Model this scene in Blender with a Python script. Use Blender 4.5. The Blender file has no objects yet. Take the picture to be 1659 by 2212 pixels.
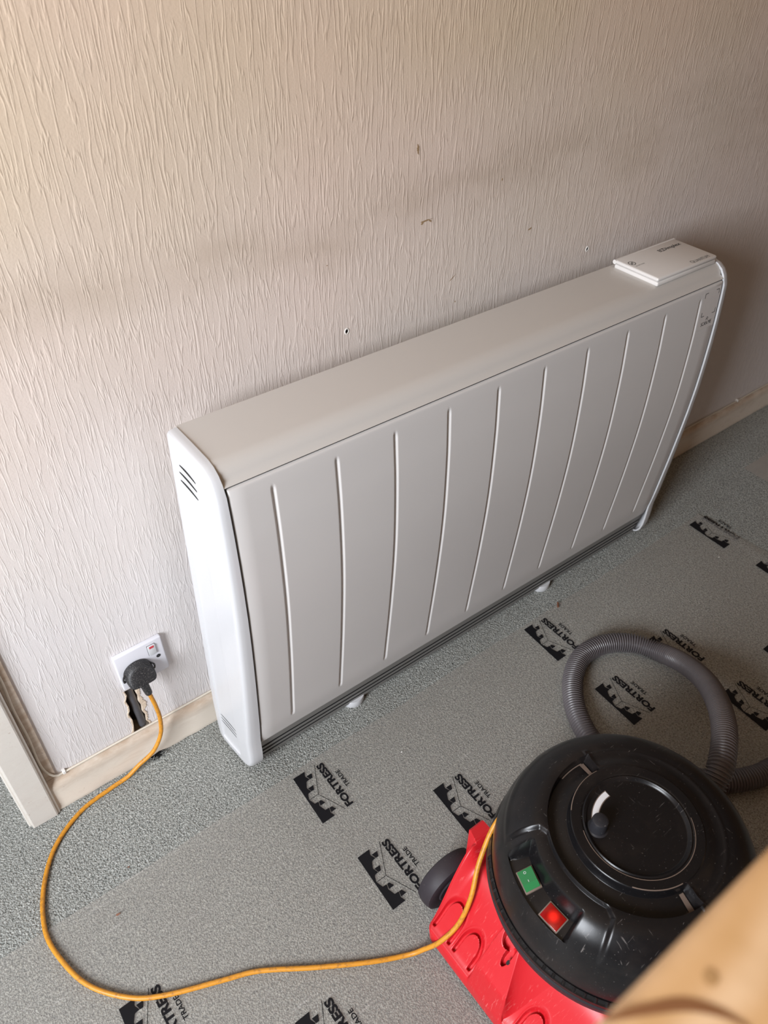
import bpy, bmesh, math, random
from math import pi, sin, cos, sqrt, atan2, radians, exp
from mathutils import Vector, Matrix, noise
random.seed(7)
D = bpy.data; COL = bpy.context.scene.collection; SC = bpy.context.scene

# ------------------------------------------------------------------ camera
cd = D.cameras.new('camera'); cam = D.objects.new('camera', cd); COL.objects.link(cam); SC.camera = cam
R = (0.79661524, -0.60440275, 0.01007366); U = (0.39051702, 0.52728695, 0.754629); F = (0.46141155, 0.59721503, -0.65607438)
C = (-0.3243545, -0.94412799, 1.36299148)
cam.matrix_world = Matrix(((R[0], U[0], -F[0], C[0]), (R[1], U[1], -F[1], C[1]), (R[2], U[2], -F[2], C[2]), (0, 0, 0, 1)))
cd.sensor_fit = 'HORIZONTAL'; cd.sensor_width = 36.0; cd.lens = 1711.12 * 36.0 / 1659.0
cd.clip_start = 0.02
cd.dof.use_dof = True; cd.dof.focus_distance = 1.32; cd.dof.aperture_fstop = 9.0

# ------------------------------------------------------------------ light
W = D.worlds.new('world'); SC.world = W; W.use_nodes = True
W.node_tree.nodes['Background'].inputs[0].default_value = (0.75, 0.85, 1.0, 1)
W.node_tree.nodes['Background'].inputs[1].default_value = 0.35
SC.view_settings.view_transform = 'Standard'; SC.view_settings.look = 'None'
SC.view_settings.exposure = 0.06; SC.view_settings.gamma = 1.0; SC.view_settings.use_curve_mapping = False


def area(name, loc, target, sx, sy, power, color):
    l = D.lights.new(name, 'AREA'); l.shape = 'RECTANGLE'; l.size = sx; l.size_y = sy
    l.energy = power; l.color = color
    o = D.objects.new(name, l); COL.objects.link(o); o.location = loc
    o.rotation_euler = (Vector(target) - Vector(loc)).to_track_quat('-Z', 'Y').to_euler()
    return o


area('window_daylight', (-1.96, -1.05, 1.42), (0.2, -0.45, 0.40), 0.8, 1.15, 97, (0.90, 0.94, 1.0))
area('rear_fill', (0.0, -3.15, 1.6), (0.0, 0.0, 0.9), 1.6, 1.2, 0.6, (1.0, 0.78, 0.62))  # added weak warm fill from behind the camera; no window in that wall
area('warm_upper_fill', (-1.3, -0.8, 2.36), (-0.4, -0.1, 1.4), 0.5, 0.5, 1.5, (1.0, 0.72, 0.46))  # added warm fill to yellow the upper left wall; no known lamp there


# ------------------------------------------------------------------ node helpers
class NT:
    def __init__(s, name):
        s.m = D.materials.new(name); s.m.use_nodes = True; s.t = s.m.node_tree
        s.b = s.t.nodes['Principled BSDF']; s.out = s.t.nodes['Material Output']

    def n(s, typ, **kw):
        x = s.t.nodes.new(typ)
        for k, v in kw.items(): setattr(x, k, v)
        return x

    def l(s, a, b): s.t.links.new(a, b)

    def put(s, sock, v):
        if isinstance(v, bpy.types.NodeSocket): s.l(v, sock)
        elif v is not None: sock.default_value = v

    def coord(s, scale=(1, 1, 1), rot=(0, 0, 0), loc=(0, 0, 0)):
        tc = s.n('ShaderNodeTexCoord'); mp = s.n('ShaderNodeMapping')
        mp.inputs['Location'].default_value = loc; mp.inputs['Rotation'].default_value = rot; mp.inputs['Scale'].default_value = scale
        s.l(tc.outputs['Object'], mp.inputs[0]); return mp.outputs[0]

    def noise(s, vec, scale, detail=2, rough=0.5, dist=0.0):
        x = s.n('ShaderNodeTexNoise'); s.l(vec, x.inputs['Vector'])
        x.inputs['Scale'].default_value = scale; x.inputs['Detail'].default_value = detail
        x.inputs['Roughness'].default_value = rough; x.inputs['Distortion'].default_value = dist
        return x.outputs['Fac']

    def ramp(s, fac, stops):
        x = s.n('ShaderNodeValToRGB'); s.l(fac, x.inputs[0]); e = x.color_ramp.elements
        while len(e) < len(stops): e.new(0.5)
        for i, (p, c) in enumerate(stops):
            e[i].position = p; e[i].color = (c, c, c, 1) if isinstance(c, (int, float)) else (*c, 1)
        return x.outputs[0]

    def math(s, op, a, b=0.0, c=None):
        x = s.n('ShaderNodeMath', operation=op); s.put(x.inputs[0], a); s.put(x.inputs[1], b)
        if c is not None: s.put(x.inputs[2], c)
        return x.outputs[0]

    def mix(s, f, a, b):
        x = s.n('ShaderNodeMix', data_type='RGBA'); s.put(x.inputs[0], f)
        s.put(x.inputs[6], (*a, 1) if isinstance(a, tuple) else a); s.put(x.inputs[7], (*b, 1) if isinstance(b, tuple) else b)
        return x.outputs[2]

    def bump(s, h, strength, dist, prev=None):
        x = s.n('ShaderNodeBump'); x.inputs['Strength'].default_value = strength; x.inputs['Distance'].default_value = dist
        s.l(h, x.inputs['Height'])
        if prev is not None: s.l(prev, x.inputs['Normal'])
        return x.outputs[0]

    def base(s, c): s.put(s.b.inputs['Base Color'], (*c, 1) if isinstance(c, tuple) else c)
    def rough(s, v): s.put(s.b.inputs['Roughness'], v)
    def normal(s, v): s.l(v, s.b.inputs['Normal'])


def simple(name, col, rough=0.5, metal=0.0, mottle=0.06, bump=0.0, bscale=200, coat=0.0):
    """plain paint or plastic with faint procedural mottling and grain"""
    t = NT(name); v = t.coord()
    n = t.noise(v, 14, 3, 0.6)
    d = tuple(max(0, c * (1 - mottle)) for c in col); u = tuple(min(1, c * (1 + mottle)) for c in col)
    t.base(t.mix(n, d, u)); t.rough(rough); t.b.inputs['Metallic'].default_value = metal
    t.b.inputs['Coat Weight'].default_value = coat
    if bump: t.normal(t.bump(t.noise(v, bscale, 2), bump, 0.001))
    return t.m


# ------------------------------------------------------------------ materials
def mat_wallpaper():
    t = NT('embossed_wallpaper')
    base = t.coord()
    # vertical wobbly ridges of embossed paper
    wob = t.n('ShaderNodeTexNoise'); t.l(base, wob.inputs['Vector']); wob.inputs['Scale'].default_value = 9; wob.inputs['Detail'].default_value = 2
    sub = t.n('ShaderNodeVectorMath', operation='SUBTRACT'); t.l(wob.outputs['Color'], sub.inputs[0]); sub.inputs[1].default_value = (0.5, 0.5, 0.5)
    sc = t.n('ShaderNodeVectorMath', operation='SCALE'); t.l(sub.outputs[0], sc.inputs[0]); sc.inputs['Scale'].default_value = 0.006
    add = t.n('ShaderNodeVectorMath', operation='ADD'); t.l(base, add.inputs[0]); t.l(sc.outputs[0], add.inputs[1])
    mp = t.n('ShaderNodeMapping'); t.l(add.outputs[0], mp.inputs[0]); mp.inputs['Scale'].default_value = (1, 0.05, 0.078)
    a = t.noise(mp.outputs[0], 120, 2.0, 0.5, 0.25)
    ridge = t.ramp(a, [(0.455, 0.0), (0.485, 1.0), (0.505, 1.0), (0.545, 0.0)])
    grit = t.noise(base, 330, 3, 0.6)
    cre = t.noise(t.coord(scale=(1, 0.3, 0.22), rot=(0, 0.12, 0)), 150, 2, 0.6, 0.3)
    h = t.math('ADD', t.math('MULTIPLY', ridge, 0.8), t.math('ADD', t.math('MULTIPLY', grit, 0.62), t.math('MULTIPLY', cre, 0.35)))
    t.normal(t.bump(h, 0.32, 0.0016))
    # aged cream paint, faint pinkish clouds, ochre clouds for painted warm light, scuffs
    c1 = t.mix(t.ramp(t.noise(base, 2.6, 3, 0.55), [(0.35, 0), (0.7, 1)]), (0.73, 0.565, 0.46), (0.81, 0.61, 0.52))
    c2 = t.mix(t.ramp(t.noise(t.coord(loc=(3, 1, 5)), 1.7, 2), [(0.40, 0.25), (0.70, 0.85)]), c1, (0.68, 0.545, 0.385))
    # light painted in by height: whitish low down, warm and ochre towards the top
    sep = t.n('ShaderNodeSeparateXYZ'); t.l(base, sep.inputs[0])
    zz = t.math('ADD', sep.outputs[2], t.math('MULTIPLY', t.math('SUBTRACT', t.noise(base, 2.2, 2), 0.5), 0.35))
    up = t.n('ShaderNodeMapRange'); t.l(zz, up.inputs[0]); up.inputs[1].default_value = 0.40; up.inputs[2].default_value = 1.20
    c3 = t.mix(up.outputs[0], (0.735, 0.70, 0.69), c2)
    # old smear of dirt along a line above the heater
    q = t.math('MULTIPLY', t.math('ABSOLUTE', t.math('SUBTRACT', zz, 0.93)), 14.0)
    q = t.math('MULTIPLY', t.math('SUBTRACT', 1.0, t.math('MINIMUM', q, 1.0)), t.ramp(t.noise(t.coord(scale=(1, 1, 3)), 4, 3), [(0.35, 0), (0.6, 0.38)]))
    c3 = t.mix(q, c3, (0.46, 0.36, 0.27))
    t.base(c3); t.rough(0.62); t.b.inputs['Specular IOR Level'].default_value = 0.35
    return t.m


def mat_carpet():
    t = NT('grey_green_twist_carpet'); v = t.coord()
    tuft = t.noise(v, 290, 3, 0.65, 0.6)
    vor = t.n('ShaderNodeTexVoronoi'); t.l(v, vor.inputs['Vector']); vor.inputs['Scale'].default_value = 360; vor.inputs['Randomness'].default_value = 1
    big = t.noise(v, 5, 3, 0.6)
    f = t.ramp(tuft, [(0.34, 0.0), (0.62, 1.0)])
    c = t.mix(f, (0.115, 0.124, 0.115), (0.555, 0.565, 0.53))  # tuft mottle, with the shade between tufts mixed into the colour
    c = t.mix(t.ramp(big, [(0.4, 0), (0.75, 0.35)]), c, (0.27, 0.255, 0.225))
    t.base(c); t.rough(0.95); t.b.inputs['Specular IOR Level'].default_value = 0.08
    t.b.inputs['Sheen Weight'].default_value = 0.12
    h = t.math('SUBTRACT', t.math('MULTIPLY', tuft, 1.3), t.math('MULTIPLY', vor.outputs['Distance'], 0.7))
    t.normal(t.bump(h, 0.9, 0.0045))
    return t.m


def mat_film():
    """clear polythene floor protector: mostly see-through, a thin milky haze and a soft sheen"""
    t = NT('clear_floor_film'); v = t.coord()
    tr = t.n('ShaderNodeBsdfTransparent'); tr.inputs[0].default_value = (0.985, 0.965, 0.935, 1)
    df = t.n('ShaderNodeBsdfDiffuse')
    df.inputs[0].default_value = (0.84, 0.82, 0.79, 1)
    gl = t.n('ShaderNodeBsdfGlossy'); gl.inputs['Roughness'].default_value = 0.35
    wr = t.noise(t.coord(scale=(1, 2.2, 1), rot=(0, 0, 0.5)), 11, 4, 0.6, 0.8)
    b = t.bump(wr, 0.22, 0.01); t.l(b, gl.inputs['Normal'])
    scr = t.ramp(t.noise(t.coord(scale=(1, 14, 1), rot=(0, 0, -0.5)), 16, 2, 0.5, 0.2), [(0.66, 0.0), (0.72, 0.12)])
    m1 = t.n('ShaderNodeMixShader'); t.l(t.math('ADD', 0.15, scr), m1.inputs[0]); t.l(tr.outputs[0], m1.inputs[1]); t.l(df.outputs[0], m1.inputs[2])
    fr = t.n('ShaderNodeFresnel'); fr.inputs[0].default_value = 1.42; t.l(b, fr.inputs['Normal'])
    m2 = t.n('ShaderNodeMixShader'); t.l(t.math('MULTIPLY', fr.outputs[0], 0.35), m2.inputs[0]); t.l(m1.outputs[0], m2.inputs[1]); t.l(gl.outputs[0], m2.inputs[2])
    t.l(m2.outputs[0], t.out.inputs[0]); return t.m


def mat_oldpaint(name, col, dirt=(0.33, 0.22, 0.14), amt=0.55, grime=False):
    t = NT(name); v = t.coord()
    n = t.noise(t.coord(scale=(0.35, 1, 1)), 34, 5, 0.7, 0.4); n2 = t.noise(v, 8, 3)
    f = t.math('MULTIPLY', t.ramp(n, [(0.52, 0), (0.78, 1)]), amt)
    c = t.mix(n2, tuple(x * 0.9 for x in col), col)
    if grime:
        sp = t.n('ShaderNodeSeparateXYZ'); t.l(v, sp.inputs[0])
        mr = t.n('ShaderNodeMapRange'); t.l(sp.outputs[2], mr.inputs[0]); mr.inputs[1].default_value = 0.052; mr.inputs[2].default_value = 0.079
        g_ = t.math('MULTIPLY', mr.outputs[0], t.ramp(t.noise(t.coord(scale=(0.5, 1, 1)), 45, 4, 0.65), [(0.36, 0.25), (0.62, 1)]))
        c = t.mix(t.math('MULTIPLY', g_, 0.75), c, (0.42, 0.29, 0.19))
    chips = t.ramp(t.noise(v, 120, 3, 0.7), [(0.68, 0), (0.71, 0.8)])
    c = t.mix(f, c, tuple(a * 0.55 + b * 0.45 for a, b in zip(col, dirt)))
    c = t.mix(t.math('MULTIPLY', chips, t.ramp(n2, [(0.45, 0), (0.6, 1)])), c, dirt)
    t.base(c); t.rough(0.38); t.normal(t.bump(n, 0.35, 0.002)); return t.m


def mat_black(name, col=(0.007, 0.0065, 0.0072), rough=0.28):
    """scuffed black moulded plastic with fine scratches and brown dust"""
    t = NT(name); v = t.coord()
    s1 = t.ramp(t.noise(t.coord(scale=(1, 9, 1), rot=(0, 0, 0.9)), 42, 2, 0.5, 0.3), [(0.69, 0), (0.75, 0.6)])
    s2 = t.ramp(t.noise(t.coord(scale=(9, 1, 1), rot=(0, 0, 0.3)), 36, 2, 0.5, 0.3), [(0.71, 0), (0.76, 0.5)])
    msk = t.ramp(t.noise(v, 9, 2), [(0.45, 0), (0.62, 1)])
    sp = t.ramp(t.noise(v, 420, 1), [(0.74, 0), (0.77, 0.8)])
    scr = t.math('ADD', t.math('MULTIPLY', t.math('ADD', s1, s2), msk), t.math('MULTIPLY', sp, 0.6))
    c = t.mix(scr, col, (0.20, 0.18, 0.17))
    du = t.math('MULTIPLY', t.ramp(t.noise(t.coord(loc=(2, 3, 1)), 13, 4, 0.6), [(0.5, 0), (0.8, 1)]), 0.22)
    c = t.mix(du, c, (0.055, 0.04, 0.032))
    t.base(c); t.rough(t.math('ADD', rough, t.math('MULTIPLY', du, 0.5)))
    t.b.inputs['Specular IOR Level'].default_value = 0.36
    t.normal(t.bump(t.noise(v, 60, 3), 0.12, 0.001)); return t.m


def mat_red():
    t = NT('scuffed_red_plastic'); v = t.coord()
    s1 = t.ramp(t.noise(t.coord(scale=(1, 7, 1), rot=(0, 0, 0.5)), 55, 3, 0.6, 0.4), [(0.60, 0), (0.74, 0.6)])
    msk = t.ramp(t.noise(v, 11, 3), [(0.42, 0), (0.62, 1)])
    c = t.mix(t.math('MULTIPLY', s1, msk), (0.56, 0.013, 0.020), (0.74, 0.20, 0.19))
    t.base(c); t.rough(0.36); t.normal(t.bump(t.noise(v, 40, 3), 0.15, 0.001)); return t.m


def mat_hose():
    t = NT('ribbed_grey_hose'); v = t.coord()
    c = t.mix(t.noise(v, 12, 3), (0.085, 0.076, 0.080), (0.15, 0.135, 0.140)); t.base(c); t.rough(0.36); return t.m


def mat_cord():
    t = NT('dirty_orange_cord'); v = t.coord()
    d = t.ramp(t.noise(v, 150, 3, 0.7), [(0.50, 0), (0.70, 0.75)])
    t.base(t.mix(d, (0.64, 0.275, 0.022), (0.28, 0.12, 0.03))); t.rough(0.45); return t.m


def mat_pine():
    t = NT('pale_pine'); v = t.coord()
    w = t.n('ShaderNodeTexWave', wave_type='BANDS', bands_direction='Y'); t.l(t.coord(scale=(0.25, 1, 1)), w.inputs['Vector'])
    w.inputs['Scale'].default_value = 14; w.inputs['Distortion'].default_value = 5; w.inputs['Detail'].default_value = 2; w.inputs['Detail Scale'].default_value = 1.4
    c = t.mix(w.outputs['Fac'], (0.68, 0.41, 0.19), (0.82, 0.56, 0.33))
    c = t.mix(t.ramp(t.noise(v, 30, 2), [(0.5, 0), (0.75, 0.6)]), c, (0.52, 0.29, 0.10))
    t.base(c); t.rough(0.6); return t.m


def mat_speck(name, col, speck):
    t = NT(name); v = t.coord()
    s = t.ramp(t.noise(v, 900, 2, 0.6), [(0.60, 0), (0.68, 0.8)])
    t.base(t.mix(s, col, speck)); t.rough(0.5); t.normal(t.bump(t.noise(v, 500, 3), 0.4, 0.001)); return t.m


def mat_emit(name, col, strength):
    t = NT(name); v = t.coord()
    g = t.n('ShaderNodeTexGradient', gradient_type='SPHERICAL'); t.l(t.coord(scale=(95, 95, 95), loc=(0.05, 0, 0)), g.inputs[0])
    t.base(col); t.rough(0.18)
    t.b.inputs['Emission Color'].default_value = (1.0, 0.02, 0.01, 1)
    t.l(t.math('ADD', t.math('MULTIPLY', t.math('POWER', g.outputs['Fac'], 1.5), strength), 0.015), t.b.inputs['Emission Strength'])
    return t.m


M = dict(
    wall=mat_wallpaper(), carpet=mat_carpet(), film=mat_film(),
    skirt=mat_oldpaint('old_cream_gloss_paint', (0.78, 0.70, 0.60), amt=0.75, grime=True),
    trim=mat_oldpaint('chipped_white_gloss_paint', (0.74, 0.70, 0.64), (0.30, 0.17, 0.11), 0.3),
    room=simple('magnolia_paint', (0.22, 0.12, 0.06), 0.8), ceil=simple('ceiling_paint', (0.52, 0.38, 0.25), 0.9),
    metal=simple('white_powder_coat', (0.60, 0.575, 0.545), 0.30, mottle=0.01),
    panel=simple('white_satin_front', (0.655, 0.635, 0.62), 0.34, mottle=0.01),
    cap=simple('white_gloss_plastic', (0.60, 0.605, 0.62), 0.28, mottle=0.01),
    lid=simple('white_control_cover', (0.74, 0.715, 0.69), 0.32, mottle=0.01),
    slot=simple('dark_slot', (0.006, 0.006, 0.006), 0.8), gap=simple('dark_gap', (0.035, 0.03, 0.028), 0.7),
    grille=simple('grey_grille_metal', (0.27, 0.26, 0.25), 0.35, metal=0.3),
    ink=simple('black_ink', (0.008, 0.008, 0.010), 0.5, mottle=0.3), greyink=simple('grey_ink', (0.10, 0.10, 0.10), 0.5),
    label=simple('clear_label', (0.66, 0.63, 0.61), 0.25, mottle=0.01),
    black=mat_black('black_dome_plastic'), black2=mat_black('black_rim_plastic', (0.022, 0.022, 0.026), 0.4),
    tyre=mat_black('dusty_tyre_rubber', (0.030, 0.025, 0.030), 0.55),
    red=mat_red(), hose=mat_hose(), cord=mat_cord(), pine=mat_pine(),
    plug=mat_speck('speckled_black_plug', (0.016, 0.016, 0.018), (0.30, 0.28, 0.26)),
    socket=simple('white_socket_plastic', (0.72, 0.72, 0.77), 0.25, mottle=0.02),
    redmark=simple('red_marker', (0.55, 0.05, 0.07), 0.4), green=simple('green_rocker', (0.03, 0.20, 0.065), 0.3, mottle=0.12),
    redlit=mat_emit('lit_red_rocker', (0.24, 0.0, 0.0), 1.8),
    dustedge=simple('dusty_brown_edge', (0.16, 0.115, 0.09), 0.7, mottle=0.4),
    whitelabel=simple('silver_white_strip', (0.78, 0.78, 0.80), 0.25, mottle=0.05),
    plaster=mat_speck('broken_plaster', (0.66, 0.55, 0.43), (0.42, 0.25, 0.12)),
    conduit=simple('grey_steel_conduit', (0.10, 0.10, 0.11), 0.4, metal=0.3, mottle=0.3),
    whitecable=simple('cream_painted_cable', (0.70, 0.64, 0.54), 0.4), copper=simple('copper', (0.55, 0.22, 0.12), 0.35, metal=0.8),
    leaf=simple('brown_scrap', (0.24, 0.11, 0.07), 0.8), chip=simple('plaster_chip', (0.78, 0.76, 0.72), 0.8),
    stain=simple('brown_wall_stain', (0.36, 0.24, 0.13), 0.7, mottle=0.3),
    knot=simple('pale_knot', (0.56, 0.33, 0.14), 0.7),
    streak=simple('brown_grain', (0.30, 0.13, 0.05), 0.7, mottle=0.3),
    glass=simple('window_frame_paint', (0.8, 0.8, 0.8), 0.4),
)
M['ink'].node_tree.nodes['Principled BSDF'].inputs['Specular IOR Level'].default_value = 0.2


# ------------------------------------------------------------------ object helpers
def obj(name, bm, m, parent=None, smooth=False, loc=None):
    me = D.meshes.new(name)
    if isinstance(bm, bmesh.types.BMesh):
        bmesh.ops.recalc_face_normals(bm, faces=bm.faces); bm.to_mesh(me); bm.free()
    else:
        me.from_pydata(bm[0], [], bm[1]); me.update()
        b = bmesh.new(); b.from_mesh(me); bmesh.ops.recalc_face_normals(b, faces=b.faces); b.to_mesh(me); b.free()
    ms = m if isinstance(m, (list, tuple)) else [m]
    for x in ms: me.materials.append(x)
    if smooth:
        me.polygons.foreach_set('use_smooth', [True] * len(me.polygons))
        if smooth != 'all': me.set_sharp_from_angle(angle=radians(smooth if smooth is not True else 38))
    o = D.objects.new(name, me); COL.objects.link(o)
    if loc is not None: o.location = loc
    if parent: o.parent = parent
    return o


def tag(o, label=None, cat=None, group=None, kind=None):
    if label: o['label'] = label
    if cat: o['category'] = cat
    if group: o['group'] = group
    if kind: o['kind'] = kind
    return o


def empty(name, loc=(0, 0, 0), rz=0):
    o = D.objects.new(name, None); COL.objects.link(o); o.location = loc; o.rotation_euler = (0, 0, rz); o.empty_display_size = 0.05
    return o


def box(bm, x0, x1, y0, y1, z0, z1, bev=0.0, seg=2, mi=0):
    r = bmesh.ops.create_cube(bm, size=1.0)
    for v in r['verts']:
        v.co = Vector((x0 + (v.co.x + 0.5) * (x1 - x0), y0 + (v.co.y + 0.5) * (y1 - y0), z0 + (v.co.z + 0.5) * (z1 - z0)))
    fs = set(f for v in r['verts'] for f in v.link_faces)
    if bev:
        e = set(e for v in r['verts'] for e in v.link_edges)
        q = bmesh.ops.bevel(bm, geom=list(e), offset=bev, segments=seg, profile=0.5, affect='EDGES'); fs = set(q['faces']) | set(f for f in fs if f.is_valid)
    for f in fs:
        if f.is_valid: f.material_index = mi
    return r['verts']


def bx(*a, **k):
    bm = bmesh.new(); box(bm, *a, **k); return bm


def prism(pts, x0, x1, cap=True):
    """extrude a (y,z) polygon along x"""
    n = len(pts); v = [(x0, *p) for p in pts] + [(x1, *p) for p in pts]
    f = [(i, (i + 1) % n, n + (i + 1) % n, n + i) for i in range(n)]
    if cap: f += [tuple(range(n)), tuple(range(n, 2 * n))]
    return v, f


def catmull(pts, n=12):
    P = [Vector(p) for p in pts]; P = [2 * P[0] - P[1]] + P + [2 * P[-1] - P[-2]]; out = []
    for i in range(1, len(P) - 2):
        for k in range(n):
            t = k / n; a, b, c, d = P[i - 1:i + 3]
            out.append(0.5 * ((2 * b) + (c - a) * t + (2 * a - 5 * b + 4 * c - d) * t * t + (3 * b - a - 3 * c + d) * t ** 3))
    out.append(P[-2]); return out


def resample(pts, step):
    out = [pts[0]]; acc = 0.0
    for a, b in zip(pts, pts[1:]):
        L = (b - a).length
        while acc + L >= step:
            t = (step - acc) / L; a = a.lerp(b, t); out.append(a.copy()); L = (b - a).length; acc = 0.0
        acc += L
    out.append(pts[-1]); return out


def tube(pts, rad, seg=12, cap=True):
    """sweep a circle; rad may be a function of the sample index"""
    v, f = [], []; n = len(pts); up = Vector((0, 0, 1)); prev = None
    for i, p in enumerate(pts):
        d = (pts[min(i + 1, n - 1)] - pts[max(i - 1, 0)]).normalized()
        if prev is None:
            a = d.cross(up)
            if a.length < 1e-3: a = d.cross(Vector((1, 0, 0)))
            a.normalize()
        else:
            a = (prev - d * prev.dot(d)).normalized()
        prev = a; b = d.cross(a); r = rad(i) if callable(rad) else rad
        v += [tuple(p + (a * cos(2 * pi * k / seg) + b * sin(2 * pi * k / seg)) * r) for k in range(seg)]
        if i: f += [((i - 1) * seg + k, (i - 1) * seg + (k + 1) % seg, i * seg + (k + 1) % seg, i * seg + k) for k in range(seg)]
    if cap: f += [tuple(range(seg)), tuple(range((n - 1) * seg, n * seg))]
    return v, f


def lathe(prof, seg=64, c=(0, 0), a0=0.0, a1=2 * pi, close=False):
    """revolve (r,z) profile about z"""
    full = abs(a1 - a0 - 2 * pi) < 1e-6; m = seg if full else seg + 1; v, f = [], []
    for r, z in prof:
        v += [(c[0] + r * cos(a0 + (a1 - a0) * k / seg), c[1] + r * sin(a0 + (a1 - a0) * k / seg), z) for k in range(m)]
    n = len(prof)
    for i in range(n if close else n - 1):
        j = (i + 1) % n
        for k in range(seg):
            q = (k + 1) % m if full else k + 1
            f.append((i * m + k, i * m + q, j * m + q, j * m + k))
    if close and not full: f += [tuple(i * m for i in range(n)), tuple(i * m + m - 1 for i in range(n))]
    return v, f


def ss(a, b, x):
    t = max(0.0, min(1.0, (x - a) / (b - a))); return t * t * (3 - 2 * t)


def text_mesh(s, size=1.0, bold=0.0, spacing=1.0):
    cu = D.curves.new('lettering', 'FONT'); cu.body = s; cu.size = size; cu.offset = bold; cu.space_character = spacing; cu.resolution_u = 3
    o = D.objects.new('lettering', cu); COL.objects.link(o); bpy.context.view_layer.update()
    me = D.meshes.new_from_object(o.evaluated_get(bpy.context.evaluated_depsgraph_get()))
    v = [tuple(x.co) for x in me.vertices]; f = [tuple(p.vertices) for p in me.polygons]
    D.objects.remove(o); D.curves.remove(cu); D.meshes.remove(me); return v, f


def fit_text(s, w, h, bold=0.0):
    v, f = text_mesh(s, 1.0, bold)
    x0, x1 = min(p[0] for p in v), max(p[0] for p in v); y0, y1 = min(p[1] for p in v), max(p[1] for p in v)
    return [((p[0] - x0) / (x1 - x0) * w, (p[1] - y0) / (y1 - y0) * h) for p in v], f


def join(*parts):
    V, Fc = [], []
    for v, f in parts:
        o = len(V); V += v; Fc += [tuple(i + o for i in q) for q in f]
    return V, Fc


def strip(a, b, w):
    a, b = Vector(a), Vector(b); n = (b - a).normalized(); n = Vector((-n.y, n.x)) * w / 2
    return [tuple(a - n), tuple(b - n), tuple(b + n), tuple(a + n)], [(0, 1, 2, 3)]


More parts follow.
